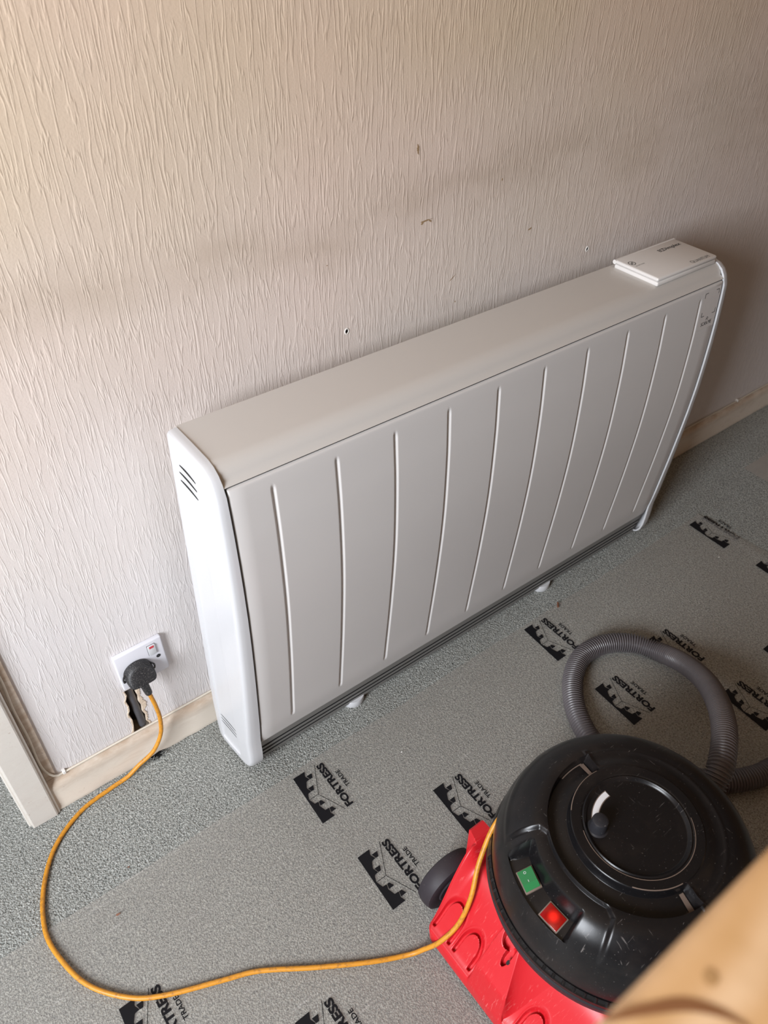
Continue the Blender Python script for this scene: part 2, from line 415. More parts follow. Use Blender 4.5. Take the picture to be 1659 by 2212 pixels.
# ================================================================== the room
def make_wall_back():
    bm = bmesh.new()
    X0, X1, H = -0.345, 3.2, 2.4
    outer = [(X0, 0), (X1, 0), (X1, H), (X0, H)]
    hl = [(-0.1685, 0.203), (-0.1665, 0.190), (-0.1715, 0.176), (-0.1690, 0.160), (-0.1700, 0.148), (-0.1745, 0.138), (-0.1705, 0.120), (-0.1715, 0.105), (-0.1745, 0.086), (-0.1790, 0.070)]
    hr = [(-0.1440, 0.070), (-0.1440, 0.088), (-0.1480, 0.098), (-0.1452, 0.112), (-0.1495, 0.128), (-0.1470, 0.142), (-0.1505, 0.158), (-0.1478, 0.168), (-0.1500, 0.182), (-0.1455, 0.203)]
    hole = hl + hr

    def loop(pts, y):
        vs = [bm.verts.new((x, y, z)) for x, z in pts]
        es = [bm.edges.new((vs[i], vs[(i + 1) % len(vs)])) for i in range(len(vs))]
        return vs, es
    vo, eo = loop(outer, 0.0); vh, eh = loop(hole, 0.0)
    drills = []
    for cx, cz in ((0.325, 0.750), (0.892, 0.747)):
        vd, ed = loop([(cx + 0.0026 * cos(a * pi / 6), cz + 0.0034 * sin(a * pi / 6)) for a in range(12)], 0.0); drills.append((vd, ed))
    bmesh.ops.triangle_fill(bm, edges=eo + eh + sum((e for _, e in drills), []), use_beauty=True)
    # drop any triangles filled inside the holes
    def inside(p, poly):
        c = False; j = len(poly) - 1
        for i in range(len(poly)):
            if (poly[i][1] > p[1]) != (poly[j][1] > p[1]) and p[0] < (poly[j][0] - poly[i][0]) * (p[1] - poly[i][1]) / (poly[j][1] - poly[i][1]) + poly[i][0]: c = not c
            j = i
        return c
    bad = [f for f in bm.faces if inside((f.calc_center_median().x, f.calc_center_median().z), hole)
           or any(((f.calc_center_median().x - cx) ** 2 + (f.calc_center_median().z - cz) ** 2) < 0.002 ** 2 for cx, cz in ((0.325, 0.750), (0.892, 0.747)))]
    bmesh.ops.delete(bm, geom=bad, context='FACES_ONLY')
    # depth: reveal of the hole, drill holes, outer box
    for vs, dep, mi in ((vh, 0.035, 1),) + tuple((vd, 0.03, 2) for vd, _ in drills):
        back = [bm.verts.new((v.co.x, dep, v.co.z)) for v in vs]
        for i in range(len(vs)):
            bm.faces.new((vs[i], vs[(i + 1) % len(vs)], back[(i + 1) % len(vs)], back[i])).material_index = mi
        bm.faces.new(back).material_index = 2
    bk = [bm.verts.new((x, 0.12, z)) for x, z in outer]
    for i in range(4): bm.faces.new((vo[i], vo[(i + 1) % 4], bk[(i + 1) % 4], bk[i]))
    bm.faces.new(bk)
    w = obj('wall_back', bm, [M['wall'], M['plaster'], M['gap']]); tag(w, kind='structure')
    # ragged rim of broken plaster beside the hole
    V, Fc = [], []
    rr = random.Random(3)
    side = [(x, z, -1) for x, z in hl] + [(x, z, 1) for x, z in hr]
    for s_, pts in ((-1, hl), (1, hr)):
        n0 = len(V); dense = []
        for (xa, za), (xb, zb) in zip(pts, pts[1:]):
            for k in range(5): dense.append((xa + (xb - xa) * k / 5, za + (zb - za) * k / 5))
        for x, z in dense:
            if s_ < 0: wd = 0.0012 + 0.0022 * rr.random() + 0.002 * ss(0.10, 0.08, z)
            else: wd = 0.0015 + 0.003 * rr.random() + 0.007 * exp(-((z - 0.150) / 0.014) ** 2) + 0.003 * exp(-((z - 0.185) / 0.01) ** 2)
            V += [(x, 0.004, z), (x + s_ * 0.0003, -0.0010, z), (x + s_ * wd, -0.0007 - 0.0008 * rr.random(), z + 0.001 * rr.random()), (x + s_ * (wd + 0.0008), 0.0005, z)]
        for i in range(len(dense) - 1):
            for k in range(3):
                a = n0 + i * 4 + k; Fc.append((a, a + 1, a + 5, a + 4))
    obj('broken_plaster', (V, Fc), M['plaster'], w)
    # little collars of pushed-out paint round the two drilled holes
    for cx, cz in ((0.325, 0.750), (0.892, 0.747)):
        v, f = lathe([(0.0027, -0.001), (0.0031, 0.0009), (0.0044, 0.0007), (0.0052, -0.001)], 20)
        obj('drill_hole_rim', ([(cx + a, -c, cz + b * 1.25) for a, b, c in v], f), M['chip'], w, True)
    # brown stains and scrapes on the paper
    def blot(cx, cz, rx, rz, rot, seed):
        r = random.Random(seed); n = 22; pts = []
        for i in range(n):
            a = 2 * pi * i / n; k = 0.6 + 0.6 * r.random(); x = rx * k * cos(a); z = rz * k * sin(a)
            pts.append((cx + x * cos(rot) - z * sin(rot), -0.00035, cz + x * sin(rot) + z * cos(rot)))
        return [(cx, -0.00045, cz)] + pts, [(0, i + 1, (i + 1) % n + 1) for i in range(n)]
    for cx, cz, rx, rz, ro, sd in ((0.459, 1.003, 0.0022, 0.0075, 0.1, 1), (0.480, 0.893, 0.0125, 0.0012, 0.05, 2), (0.473, 0.890, 0.003, 0.0018, 0.5, 12), (0.489, 0.891, 0.0035, 0.0016, -0.5, 13), (0.722, 0.825, 0.005, 0.0016, 0.3, 3),
                                   (0.545, 0.781, 0.0105, 0.0006, 0.62, 4), (0.640, 0.925, 0.0012, 0.0022, 0, 5), (0.555, 0.735, 0.0009, 0.0018, 0, 6), (0.292, 0.868, 0.0014, 0.0008, 0, 7)):
        obj('brown_stain', blot(cx, cz, rx, rz, ro, sd), M['stain'], w)
    return w


wall_back = make_wall_back()
# the chased-out cable conduit inside the hole
pts = catmull([(-0.160, 0.012, 0.215), (-0.158, 0.010, 0.170), (-0.1555, 0.008, 0.120), (-0.1545, 0.006, 0.092), (-0.1545, 0.0075, 0.086)], 8)
v, f = tube([Vector(p) for p in pts], lambda i: 0.0072 if i < len(pts) - 3 else 0.0072 * (0.95, 0.8, 0.55)[i - len(pts) + 3], 14)
cdt = obj('conduit', (v, f), M['conduit'], None, True)
tag(cdt, 'grey steel conduit in the broken hole below the white wall socket', 'pipe')

fl = bmesh.new(); box(fl, -3.0, 3.3, -3.3, 1.6, -0.1, 0.0)
tag(obj('floor', fl, M['carpet']), kind='structure')
tag(obj('ceiling', bx(-2.1, 3.3, -3.3, 0.12, 2.4, 2.5), M['ceil']), kind='structure')
tag(obj('wall_right', bx(3.2, 3.3, -3.3, 0.12, 0, 2.4), M['room']), kind='structure')
tag(obj('wall_front', bx(-2.1, 3.2, -3.3, -3.2, 0, 2.4), M['room']), kind='structure')
# left wall round its window opening
bm = bmesh.new()
box(bm, -2.1, -2.0, -3.2, -2.0, 0, 2.4); box(bm, -2.1, -2.0, -0.5, 1.6, 0, 2.4)
box(bm, -2.1, -2.0, -2.0, -0.5, 0, 0.65); box(bm, -2.1, -2.0, -2.0, -0.5, 2.05, 2.4)
tag(obj('wall_left', bm, M['room']), kind='structure')
bm = bmesh.new()
for a in ((-2.0, -1.95, 0.65, 2.05), (-0.55, -0.5, 0.65, 2.05), (-2.0, -0.5, 0.65, 0.70), (-2.0, -0.5, 2.0, 2.05), (-1.27, -1.23, 0.7, 2.0)):
    box(bm, -2.08, -2.02, a[0], a[1], a[2], a[3])
tag(obj('window_1', bm, M['glass']), kind='structure')
# the next room beyond the doorway at the left
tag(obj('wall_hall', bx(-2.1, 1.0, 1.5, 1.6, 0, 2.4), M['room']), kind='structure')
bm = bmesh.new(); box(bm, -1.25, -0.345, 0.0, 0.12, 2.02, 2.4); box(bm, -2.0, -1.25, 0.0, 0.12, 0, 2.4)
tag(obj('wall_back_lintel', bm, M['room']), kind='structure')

# skirting board with a rounded, grubby top and an uneven foot
def skirting():
    prof = [(0.0, 0.0), (-0.0115, 0.0), (-0.0135, 0.004), (-0.0115, 0.009), (-0.0125, 0.062), (-0.0115, 0.070), (-0.0080, 0.0765), (-0.0035, 0.080), (-0.0028, 0.0835), (0.0, 0.0845)]
    xs = [-0.345 + 0.02 * i for i in range(0, 60)] + [0.86 + 0.1 * i for i in range(24)] + [3.2]
    V, Fc = [], []; n = len(prof)
    for x in xs:
        k = noise.noise(Vector((x * 14, 0, 0))); k2 = noise.noise(Vector((x * 40, 3, 0)))
        nib = exp(-((x + 0.150) / 0.012) ** 2)
        for i, (y, z) in enumerate(prof):
            yy = y + (0.0008 * k if 0 < i < 9 else 0)
            zz = z + (0.0008 * k2 if i > 3 else 0)
            if i in (1, 2, 3): yy += 0.0015 * k2; zz += 0.007 * nib * (i < 3)
            V.append((x, yy, zz))
    for a in range(len(xs) - 1):
        for i in range(n - 1): Fc.append((a * n + i, a * n + i + 1, (a + 1) * n + i + 1, (a + 1) * n + i))
    Fc += [tuple(range(n)), tuple(range((len(xs) - 1) * n, len(xs) * n))]
    return V, Fc
o = obj('baseboard_back', skirting(), M['skirt'], None, 50); tag(o, kind='structure')
# frayed nick in the carpet against the skirting
V = []; n = 16; rr = random.Random(5)
for i in range(n):
    a = 2 * pi * i / n; k = 0.7 + 0.5 * rr.random(); V.append((-0.150 + 0.014 * k * cos(a), -0.014 + 0.0085 * k * sin(a), 0.0016))
hole = obj('carpet_hole', (V, [tuple(range(n))]), M['slot'], D.objects['floor'])
V, Fc = [], []
for i in range(26):
    a = rr.uniform(-pi, 0.2); p = Vector((-0.150 + 0.015 * cos(a), -0.014 + 0.009 * sin(a), 0.001)); q = p + Vector((rr.uniform(-.006, .006), rr.uniform(-.002, .007), rr.uniform(.001, .006)))
    v, f = tube([p, p.lerp(q, 0.5) + Vector((0, 0, 0.001)), q], 0.0006, 5); V, Fc = join((V, Fc), (v, f))
obj('frayed_carpet', (V, Fc), M['carpet'], D.objects['floor'])

# door frame at the left: architrave face, inner bead, wall strip
bm = bmesh.new()
box(bm, -0.391, -0.345, -0.020, 0.0, 0, 2.1, bev=0.003)
box(bm, -0.3465, -0.3405, -0.0165, 0.0, 0, 2.1, bev=0.002)
tag(obj('trim_1', bm, M['trim']), kind='structure')
bm = bmesh.new(); box(bm, -0.3405, -0.3215, -0.0035, 0.0, 0.0845, 2.1, bev=0.001)
tag(obj('trim_2', bm, M['skirt']), kind='structure')
bm = bmesh.new(); box(bm, -0.385, -0.345, 0.0, 0.125, 0, 2.1); box(bm, -0.396, -0.385, -0.012, 0.135, 0, 2.1, bev=0.002)
tag(obj('trim_3', bm, M['trim']), kind='structure')

# ================================================================== clear film with printed marks
def filmz(x, y):
    return 0.0030 + 0.0007 * noise.noise(Vector((x * 6, y * 9, 0))) + 0.0004 * noise.noise(Vector((x * 22, y * 15, 4)))


def film_sheet(x0, x1, edge, y1, name, skew=0.0):
    nx, ny = int((x1 - x0) / 0.012), int((abs(y1 - edge)) / 0.012); V, Fc = [], []
    for i in range(nx + 1):
        for j in range(ny + 1):
            v = j / ny; x = x0 + (x1 - x0) * i / nx
            y = edge + (y1 - edge) * v + 0.004 * noise.noise(Vector((x * 5, 1, 0))) * (1 - v)
            if i == nx: x += 0.006 * noise.noise(Vector((y * 9, 2, 0)))
            x += skew * (y - edge) * i / nx
            z = filmz(x, y) + 0.0045 * exp(-((x - x1) / 0.010) ** 2) * (0.6 + 0.6 * noise.noise(Vector((y * 8, 0, 0)))) + 0.0012 * exp(-((y - edge) / 0.006) ** 2)
            V.append((x, y, z))
    for i in range(nx):
        for j in range(ny):
            a = i * (ny + 1) + j; Fc.append((a, a + 1, a + ny + 2, a + ny + 1))
    return obj(name, (V, Fc), M['film'], None, 'all')


film = film_sheet(-1.0, 1.285, -0.205, -0.905, 'protective_film', -0.12)
tag(film, 'clear plastic film over the carpet, printed with rows of black castle marks', 'floor film')
film2 = film_sheet(1.56, 2.6, -0.160, -1.2, 'protective_film')
tag(film2, 'second sheet of clear film at the right edge, beyond the first sheet', 'floor film')

BLK = [(-0.0020, 0.0), (0.0234, 0.0), (0.0192, -0.0085), (0.0193, -0.0110), (0.0228, -0.0190), (0.0162, -0.0196), (0.0142, -0.0209), (0.0088, -0.0302), (0.0086, -0.0328), (0.0116, -0.0416), (0.0050, -0.0423), (0.0031, -0.0439), (-0.0008, -0.0536), (0.0032, -0.0662), (0.0100, -0.0667), (0.0103, -0.0691), (0.0079, -0.0751), (0.0118, -0.0880), (0.0190, -0.0884), (0.0194, -0.0898), (0.0169, -0.0981), (0.0200, -0.1068), (-0.0061, -0.1070)]
MER = [[(0.0214, -0.0103), (0.0326, -0.0106), (0.0286, -0.0196), (0.0236, -0.0192)], [(0.0103, -0.0332), (0.0216, -0.0332), (0.0174, -0.0420), (0.0125, -0.0418)],
       [(0.0117, -0.0672), (0.0160, -0.0666), (0.0201, -0.0757), (0.0096, -0.0756)], [(0.0205, -0.0890), (0.0255, -0.0891), (0.0292, -0.0976), (0.0184, -0.0978)]]


def logo_mesh():
    parts = []
    # castle silhouette as a strip of quads so that it follows the film
    bm = bmesh.new(); vs = [bm.verts.new((x, y, 0)) for x, y in BLK]
    es = [bm.edges.new((vs[i], vs[(i + 1) % len(vs)])) for i in range(len(vs))]
    bmesh.ops.triangle_fill(bm, edges=es, use_beauty=True); bm.verts.index_update()
    parts.append(([tuple(v.co)[:2] for v in bm.verts], [tuple(v.index for v in f.verts) for f in bm.faces])); bm.free()
    for q in MER: parts.append((q, [(0, 1, 2, 3)]))
    for a, b in (((0.0466, 0.0007), (0.0191, -0.0542)), ((0.0191, -0.0542), (-0.0015, -0.0540)), ((0.0191, -0.0542), (0.0426, -0.1074))):
        parts.append(strip(a, b, 0.0009))
    v, f = fit_text('FORTRESS', 0.1045, 0.0150, 0.042); parts.append(([(0.0618 - y, -0.1072 + x) for x, y in v], f))
    v, f = fit_text('TRADE', 0.0395, 0.0080, 0.018); parts.append(([(0.0782 - y, -0.0738 + x) for x, y in v], f))
    return join(*parts)


LV, LF = logo_mesh()
for lx, ly in ((0.033, -0.215), (0.229, -0.391), (0.042, -0.410), (0.643, -0.213), (0.838, -0.399), (0.647, -0.417), (1.237, -0.216), (0.848, -0.584), (1.244, -0.405), (1.025, -0.567), (-0.383, -0.382), (-0.180, -0.558), (-0.575, -0.402)):
    obj('printed_castle_mark', ([(lx + x, ly + y, filmz(lx + x, ly + y) + 0.0005) for x, y in LV], LF), M['ink'], film)

# ================================================================== storage heater
HT = empty('storage_heater', (0, 0, 0), -0.0031)
tag(HT, 'long white storage heater with ten vertical grooves, standing against the wall', 'heater')
HW = 1.0893
PF = [(0.7016, -0.1836), (0.690, -0.1852), (0.6764, -0.1867), (0.64, -0.1893), (0.60, -0.1918), (0.54, -0.1935), (0.48, -0.1940), (0.42, -0.1925), (0.36, -0.1893), (0.30, -0.1853), (0.24, -0.1805), (0.18, -0.1752), (0.13, -0.1706), (0.0864, -0.1632)]


def fy(z):
    P = sorted(PF)
    if z <= P[0][0]: return P[0][1]
    if z >= P[-1][0]: return P[-1][1]
    for i in range(len(P) - 1):
        if P[i][0] <= z <= P[i + 1][0]:
            p0 = P[max(i - 1, 0)]; p1, p2 = P[i], P[i + 1]; p3 = P[min(i + 2, len(P) - 1)]
            t = (z - p1[0]) / (p2[0] - p1[0]); m1 = (p2[1] - p0[1]) / (p2[0] - p0[0]) * (p2[0] - p1[0]); m2 = (p3[1] - p1[1]) / (p3[0] - p1[0]) * (p2[0] - p1[0])
            return (2 * t ** 3 - 3 * t * t + 1) * p1[1] + (t ** 3 - 2 * t * t + t) * m1 + (-2 * t ** 3 + 3 * t * t) * p2[1] + (t ** 3 - t * t) * m2


# top and back casing
cas = [(-0.047, 0.7272), (-0.145, 0.7272)]
for k in range(1, 9):
    a = radians(70 * k / 8); cas.append((-0.145 - 0.030 * sin(a), 0.7272 - 0.030 * (1 - cos(a))))
cas += [(-0.1800, 0.7032), (-0.1815, 0.7020), (-0.175, 0.7008), (-0.160, 0.700), (-0.125, 0.60), (-0.118, 0.016), (-0.047, 0.016)]
obj('casing', prism(cas, 0.0, HW), M['metal'], HT, 40)
# front panel with grooves pressed into it
def front_panel():
    rx = [0.0688 + 0.1058 * i for i in range(10)]
    xs = [0.0035, 0.0045, 0.006]
    x = 0.006
    offs = [-0.0062, -0.0050, -0.0042, -0.0034, -0.0026, -0.0016, 0.0, 0.0016, 0.0026, 0.0034, 0.0042, 0.0050, 0.0062]
    for c in rx: xs += [c - 0.04, c - 0.015] + [c + o for o in offs] + [c + 0.015, c + 0.04]
    xs += [HW - 0.006, HW - 0.0045, HW - 0.0035]
    zt, zb = 0.6985, 0.0870
    zs = [zt, zt - 0.0012, zt - 0.003] + [zt - 0.006 - (zt - zb - 0.012) * k / 150 for k in range(151)] + [zb + 0.003, zb + 0.0012, zb]
    V, Fc = [], []; nz = len(zs)
    for xx in xs:
        for z in zs:
            e = min(xx - 0.0035, HW - 0.0035 - xx, zt - z, z - zb)
            d = 0.0016 * (1 - ss(0, 0.0025, e)) ** 2
            for c in rx:
                if abs(xx - c) < 0.008:
                    zz = max(0.1305 + 0.003 - z, z - 0.6764 + 0.003, 0); r = sqrt((xx - c) ** 2 + zz * zz)
                    d += 0.0034 * (1 - ss(0.0, 0.0046, r))
            V.append((xx, fy(z) + d, z))
    for i in range(len(xs) - 1):
        for j in range(nz - 1): Fc.append((i * nz + j, i * nz + j + 1, (i + 1) * nz + j + 1, (i + 1) * nz + j))
    n = len(V)   # folded back edge all round
    loop = [i * nz for i in range(len(xs))] + [(len(xs) - 1) * nz + j for j in range(1, nz)] + [i * nz + nz - 1 for i in range(len(xs) - 2, -1, -1)] + [j for j in range(nz - 2, 0, -1)]
    for k in loop: V.append((V[k][0], V[k][1] + 0.012, V[k][2]))
    for q in range(len(loop)):
        r = (q + 1) % len(loop); Fc.append((loop[q], loop[r], n + r, n + q))
    return V, Fc
obj('front_panel', front_panel(), M['panel'], HT, 60)
# shadow gap behind the panel edge
bk = [(fy(z) + 0.007, z) for z, _ in PF] + [(-0.150, 0.0864), (-0.150, 0.7016)]
bk[0] = (-0.1795, 0.7012)
obj('inner_body', prism(bk, 0.0008, HW - 0.0008), M['gap'], HT)
# outlet grille: grey strip with three slots
G0, G1 = Vector((-0.1605, 0.0862)), Vector((-0.1462, 0.0135))
gp = [tuple(G0)]
for ta, tb in ((0.30, 0.42), (0.53, 0.65), (0.75, 0.86)):
    pa, pb = G0.lerp(G1, ta), G0.lerp(G1, tb); gp += [tuple(pa), (pa.x + 0.004, pa.y), (pb.x + 0.004, pb.y), tuple(pb)]
gp += [tuple(G1), (-0.135, 0.0130), (-0.120, 0.0144), (-0.120, 0.0862)]
obj('outlet_grille', prism(gp, 0.0005, HW - 0.0005), M['grille'], HT)
for ta, tb in ((0.30, 0.42), (0.53, 0.65), (0.75, 0.86)):  # dark strips laid in the slots paint in the shade of their depth
    pa, pb = G0.lerp(G1, ta), G0.lerp(G1, tb)
    obj('dark_slot_fill', prism([(pa.x + 0.0008, pa.y - 0.0001), (pb.x + 0.0008, pb.y + 0.0001), (pb.x + 0.0045, pb.y + 0.0001), (pa.x + 0.0045, pa.y - 0.0001)], 0.001, HW - 0.001), M['slot'], HT)

# plastic end caps
def cap_profile():
    P = [(-0.046, 0.722), (-0.052, 0.7285), (-0.100, 0.7295), (-0.146, 0.7292), (-0.160, 0.7262), (-0.172, 0.7185), (-0.180, 0.7075)]
    for z in (0.69, 0.66, 0.62, 0.57, 0.52, 0.46, 0.40, 0.34, 0.28, 0.22, 0.16, 0.11): P.append((fy(z) - 0.0018, z))
    P += [(-0.1690, 0.070), (-0.1675, 0.048), (-0.1635, 0.031), (-0.1560, 0.0195), (-0.1440, 0.0120), (-0.122, 0.0070), (-0.090, 0.0040), (-0.066, 0.0050), (-0.0530, 0.0110), (-0.0465, 0.0240), (-0.0455, 0.055), (-0.0455, 0.12), (-0.0455, 0.25), (-0.0455, 0.40), (-0.0455, 0.55), (-0.0455, 0.66)]
    return P


CP = cap_profile()


def inset(P, d):
    """move the outline inwards by d along its own normals"""
    n = len(P); out = []
    for i in range(n):
        a, b, c = Vector(P[i - 1]), Vector(P[i]), Vector(P[(i + 1) % n]); t = (c - b).normalized() + (b - a).normalized(); t.normalize()
        nr = Vector((-t.y, t.x)); out.append(tuple(b + nr * d))
    return out


def shoelace(P): return sum(P[i - 1][0] * P[i][1] - P[i][0] * P[i - 1][1] for i in range(len(P)))
SGN = 1 if shoelace(CP) > 0 else -1


def thick(y, z):
    t = max(0, min(1, (0.72 - z) / 0.60)); r = max(0, min(1, (y + 0.19) / 0.145))
    return 0.0165 + 0.0075 * t + 0.010 * t * r


def end_cap(side):
    x0 = 0.0 if side < 0 else HW
    rings = [(0.0, -0.0028, 0), (0.0030, -0.0032, 0), (0.0034, 0.0, 0), (0.45, 0.0004, 1), (0.75, 0.0015, 1), (0.90, 0.0035, 1), (0.98, 0.0065, 1), (1.0, 0.0100, 1)]
    n = len(CP); V, Fc = [], []
    def add(P, fx): V.extend([(x0 + side * fx(y, z), y, z) for y, z in P])
    add(inset(CP, 0.004 * SGN), lambda y, z: -0.0)
    add(CP, lambda y, z: 0.0006)
    for k, ins in ((0.35, 0.0003), (0.70, 0.0010), (0.88, 0.0026), (0.97, 0.0050), (1.0, 0.0082), (1.0, 0.0150)):
        add(inset(CP, ins * SGN), lambda y, z, k=k: thick(y, z) * k)
    # shallow inner panel: a straight line down the face in front, narrow border elsewhere
    def inner(ins, yf):
        out = []
        for y, z in inset(CP, ins * SGN):
            z2 = z
            if y < yf:
                t = (yf - y); y = yf - 0.0004 * t
                z2 = min(z, 0.697 - 0.3 * (yf + 0.05) * 0) 
            out.append((y, z2))
        return out
    add(inner(0.0205, -0.1290), lambda y, z: thick(y, z))
    add(inner(0.0222, -0.1268), lambda y, z: thick(y, z) - 0.0022)
    Q = inner(0.0260, -0.1240)
    for k in (0.0, 0.4, 0.8, 0.995):
        add([(y + (-0.095 - y) * k, z + (min(0.66, max(0.12, z)) - z) * k) for y, z in Q], lambda y, z: thick(y, z) - 0.0026)
    R_ = len(V) // n
    for r in range(R_ - 1):
        for i in range(n): Fc.append((r * n + i, r * n + (i + 1) % n, (r + 1) * n + (i + 1) % n, (r + 1) * n + i))
    # fill of the inner panel: bridge left and right chains
    last = (R_ - 1) * n; chain = list(range(n))
    Fc.append(tuple(last + i for i in chain))
    return V, Fc
for side in (-1, 1):
    ob = obj('end_cap', end_cap(side), M['cap'], HT, 35)
    x0 = 0.0 if side < 0 else HW
    for zc, ya, yb, sl, hh in ((0.6820, -0.074, -0.1225, 0.002, 0.0024), (0.6675, -0.070, -0.1235, 0.002, 0.0024), (0.6530, -0.070, -0.1235, 0.002, 0.0024),
                               (0.0975, -0.070, -0.1215, -0.002, 0.0012), (0.0865, -0.068, -0.1215, -0.002, 0.0012), (0.0760, -0.068, -0.1205, -0.002, 0.0012)):
        V, Fc = [], []
        for k in range(11):
            t = k / 10; y = ya + (yb - ya) * t; z = zc + 0.0015 * sin(pi * t) - sl * t; h = hh * sin(pi * (0.06 + 0.88 * t)) ** 0.5
            for q in (1, -1): V.append((x0 + side * (thick(y, z) - 0.0023), y, z + q * h))
        for k in range(10): Fc.append((2 * k, 2 * k + 1, 2 * k + 3, 2 * k + 2))
        obj('air_slot', (V, Fc), M['slot'], ob)

# feet
for fx_ in (0.228, 0.771):
    v, f = lathe([(0.0, 0.0), (0.0245, 0.0), (0.0255, 0.003), (0.0255, 0.0165), (0.0250, 0.0175), (0.0, 0.0175)], 32, (fx_, -0.1290))
    obj('foot', (v, f), M['cap'], HT, 40)

# control cover on top with its hinge, print and marks
LX0, LX1, LY0, LY1 = 0.9060, 1.0820, -0.1590, -0.0565
bm = bx(LX0, LX1, LY0, LY1, 0.7260, 0.7345, bev=0.003, seg=3)
base = obj('control_base', bm, M['lid'], HT, 40)
bm = bx(LX0 - 0.001, LX1 + 0.001, LY0 + 0.0005, LY1, 0.7352, 0.7425, bev=0.0034, seg=3)
lid = obj('control_cover', bm, M['lid'], HT, 40)
V, Fc = tube([Vector((LX0 - 0.001, -0.0565, 0.7385)), Vector((LX1 + 0.001, -0.0565, 0.7385))], 0.0042, 16)
obj('hinge', (V, Fc), M['lid'], lid, 40)


def lid_text(s, x, y, w, h, bold, name, m, sh=0.0):
    v, f = fit_text(s, w, h, bold); obj(name, ([(x + a + sh * b, y + b, 0.74275) for a, b in v], f), m, lid)


lid_text('Dimplex', 1.0180, -0.0870, 0.0520, 0.0125, 0.012, 'maker_lettering', M['ink'])
# small emblem before the name: a hooked arc and bars
parts = [([(1.0055, -0.0845), (1.0070, -0.0845), (1.0070, -0.0745), (1.0055, -0.0745)], [(0, 1, 2, 3)])]
for k in range(3): parts.append(([(1.0075, -0.0842 + 0.0036 * k), (1.0105, -0.0836 + 0.0036 * k), (1.0105, -0.0822 + 0.0036 * k), (1.0075, -0.0828 + 0.0036 * k)], [(0, 1, 2, 3)]))
arc = []
for k in range(13):
    a = radians(50 + 260 * k / 12); arc += [(1.0148 + 0.0046 * cos(a), -0.0797 + 0.0050 * sin(a)), (1.0148 + 0.0032 * cos(a), -0.0797 + 0.0036 * sin(a))]
parts.append((arc, [(2 * k, 2 * k + 1, 2 * k + 3, 2 * k + 2) for k in range(12)]))
v, f = join(*parts); obj('maker_emblem', ([(a, b, 0.74275) for a, b in v], f), M['ink'], lid)
lid_text('Q', 1.0130, -0.1545, 0.0088, 0.0105, 0.0, 'range_lettering', M['greyink'])
lid_text('UANTUM', 1.0228, -0.1535, 0.0440, 0.0080, 0.0, 'range_lettering', M['greyink'])
lid_text('DO NOT COVER', 0.9140, -0.1005, 0.0250, 0.0028, 0.0, 'warning_lettering', M['greyink'])
v, f = lathe([(0.0062, 0.0), (0.0077, 0.0)], 32, (0.9185, -0.0860)); parts = [([(a, b) for a, b, c in v], f)]
parts.append(strip((0.9135, -0.0905), (0.9235, -0.0815), 0.0013))
for k in range(3): parts.append(strip((0.9155 + 0.003 * k, -0.0892), (0.9155 + 0.003 * k, -0.0828), 0.0008))
v, f = join(*parts); obj('warning_symbol', ([(a, b, 0.74275) for a, b in v], f), M['greyink'], lid)

# label at the right end of the front panel (its square code is left out)
def on_panel(pts2d, lift):
    return [(x, fy(z) - lift, z) for x, z in pts2d]
g = []; gf = []
for i in range(2):
    for j in range(11): g.append((1.0290 + 0.0530 * i, 0.6930 - 0.0082 * j))
for j in range(10): gf.append((j, j + 1, 12 + j, 11 + j))
lb = obj('label', (on_panel(g, 0.0004), gf), M['label'], HT)
v, f = fit_text('SCAN ME', 0.0330, 0.0080, 0.0)
obj('label_lettering', (on_panel([(1.0385 + a, 0.6185 + b) for a, b in v], 0.0007), f), M['ink'], lb)
parts = []
for cx, sx_ in ((1.0335, 1), (1.0765, -1)):
    for cz, sz_ in ((0.6870, -1), (0.6400, 1)):
        parts += [strip((cx, cz), (cx + sx_ * 0.009, cz), 0.0011), strip((cx, cz), (cx, cz + sz_ * 0.009), 0.0011)]
for dz in (0, 0.0035):
    parts += [strip((1.0515, 0.6290 + dz), (1.0550, 0.6318 + dz), 0.001), strip((1.0550, 0.6318 + dz), (1.0585, 0.6290 + dz), 0.001)]
for k in range(0, 8, 2):
    v, f = join(parts[k], parts[k + 1]); obj('corner_bracket', (on_panel(v, 0.0007), f), M['ink'], lb)
for k in (8, 10):
    v, f = join(parts[k], parts[k + 1]); obj('chevron', (on_panel(v, 0.0007), f), M['ink'], lb)

# ================================================================== wall socket
SK = empty('wall_socket', (-0.1273, 0.0, 0.2592)); SK.rotation_euler = (0, -0.026, 0)
tag(SK, 'white single switched wall socket low on the wall, left of the heater', 'socket')
bm = bmesh.new(); vs = box(bm, -0.0435, 0.0435, -0.0095, 0.0, -0.0435, 0.0435, bev=0.0028, seg=3)
obj('faceplate', bm, M['socket'], SK, 40)
sw = obj('switch', bx(0.0155, 0.0295, -0.0125, -0.009, 0.0110, 0.0345, bev=0.0012), M['cap'], SK, 40)
bm = bmesh.new(); box(bm, 0.0150, 0.0300, -0.00975, -0.0092, 0.0105, 0.0350); obj('switch_gap', bm, M['gap'], SK)
obj('red_marker', bx(0.0185, 0.0265, -0.0128, -0.0122, 0.0285, 0.0335), M['redmark'], sw)
for sx_ in (-0.03015, 0.03015):
    v, f = lathe([(0.0, 0.0), (0.0034, 0.0), (0.0038, 0.0004)], 20)
    s_ = obj('screw', ([(sx_ + a, -0.0098 - c, b) for a, b, c in v], f), M['slot'], SK)
    obj('screw_slot', bx(sx_ - 0.0022, sx_ + 0.0022, -0.0102, -0.0099, -0.0004, 0.0004), M['conduit'], s_)

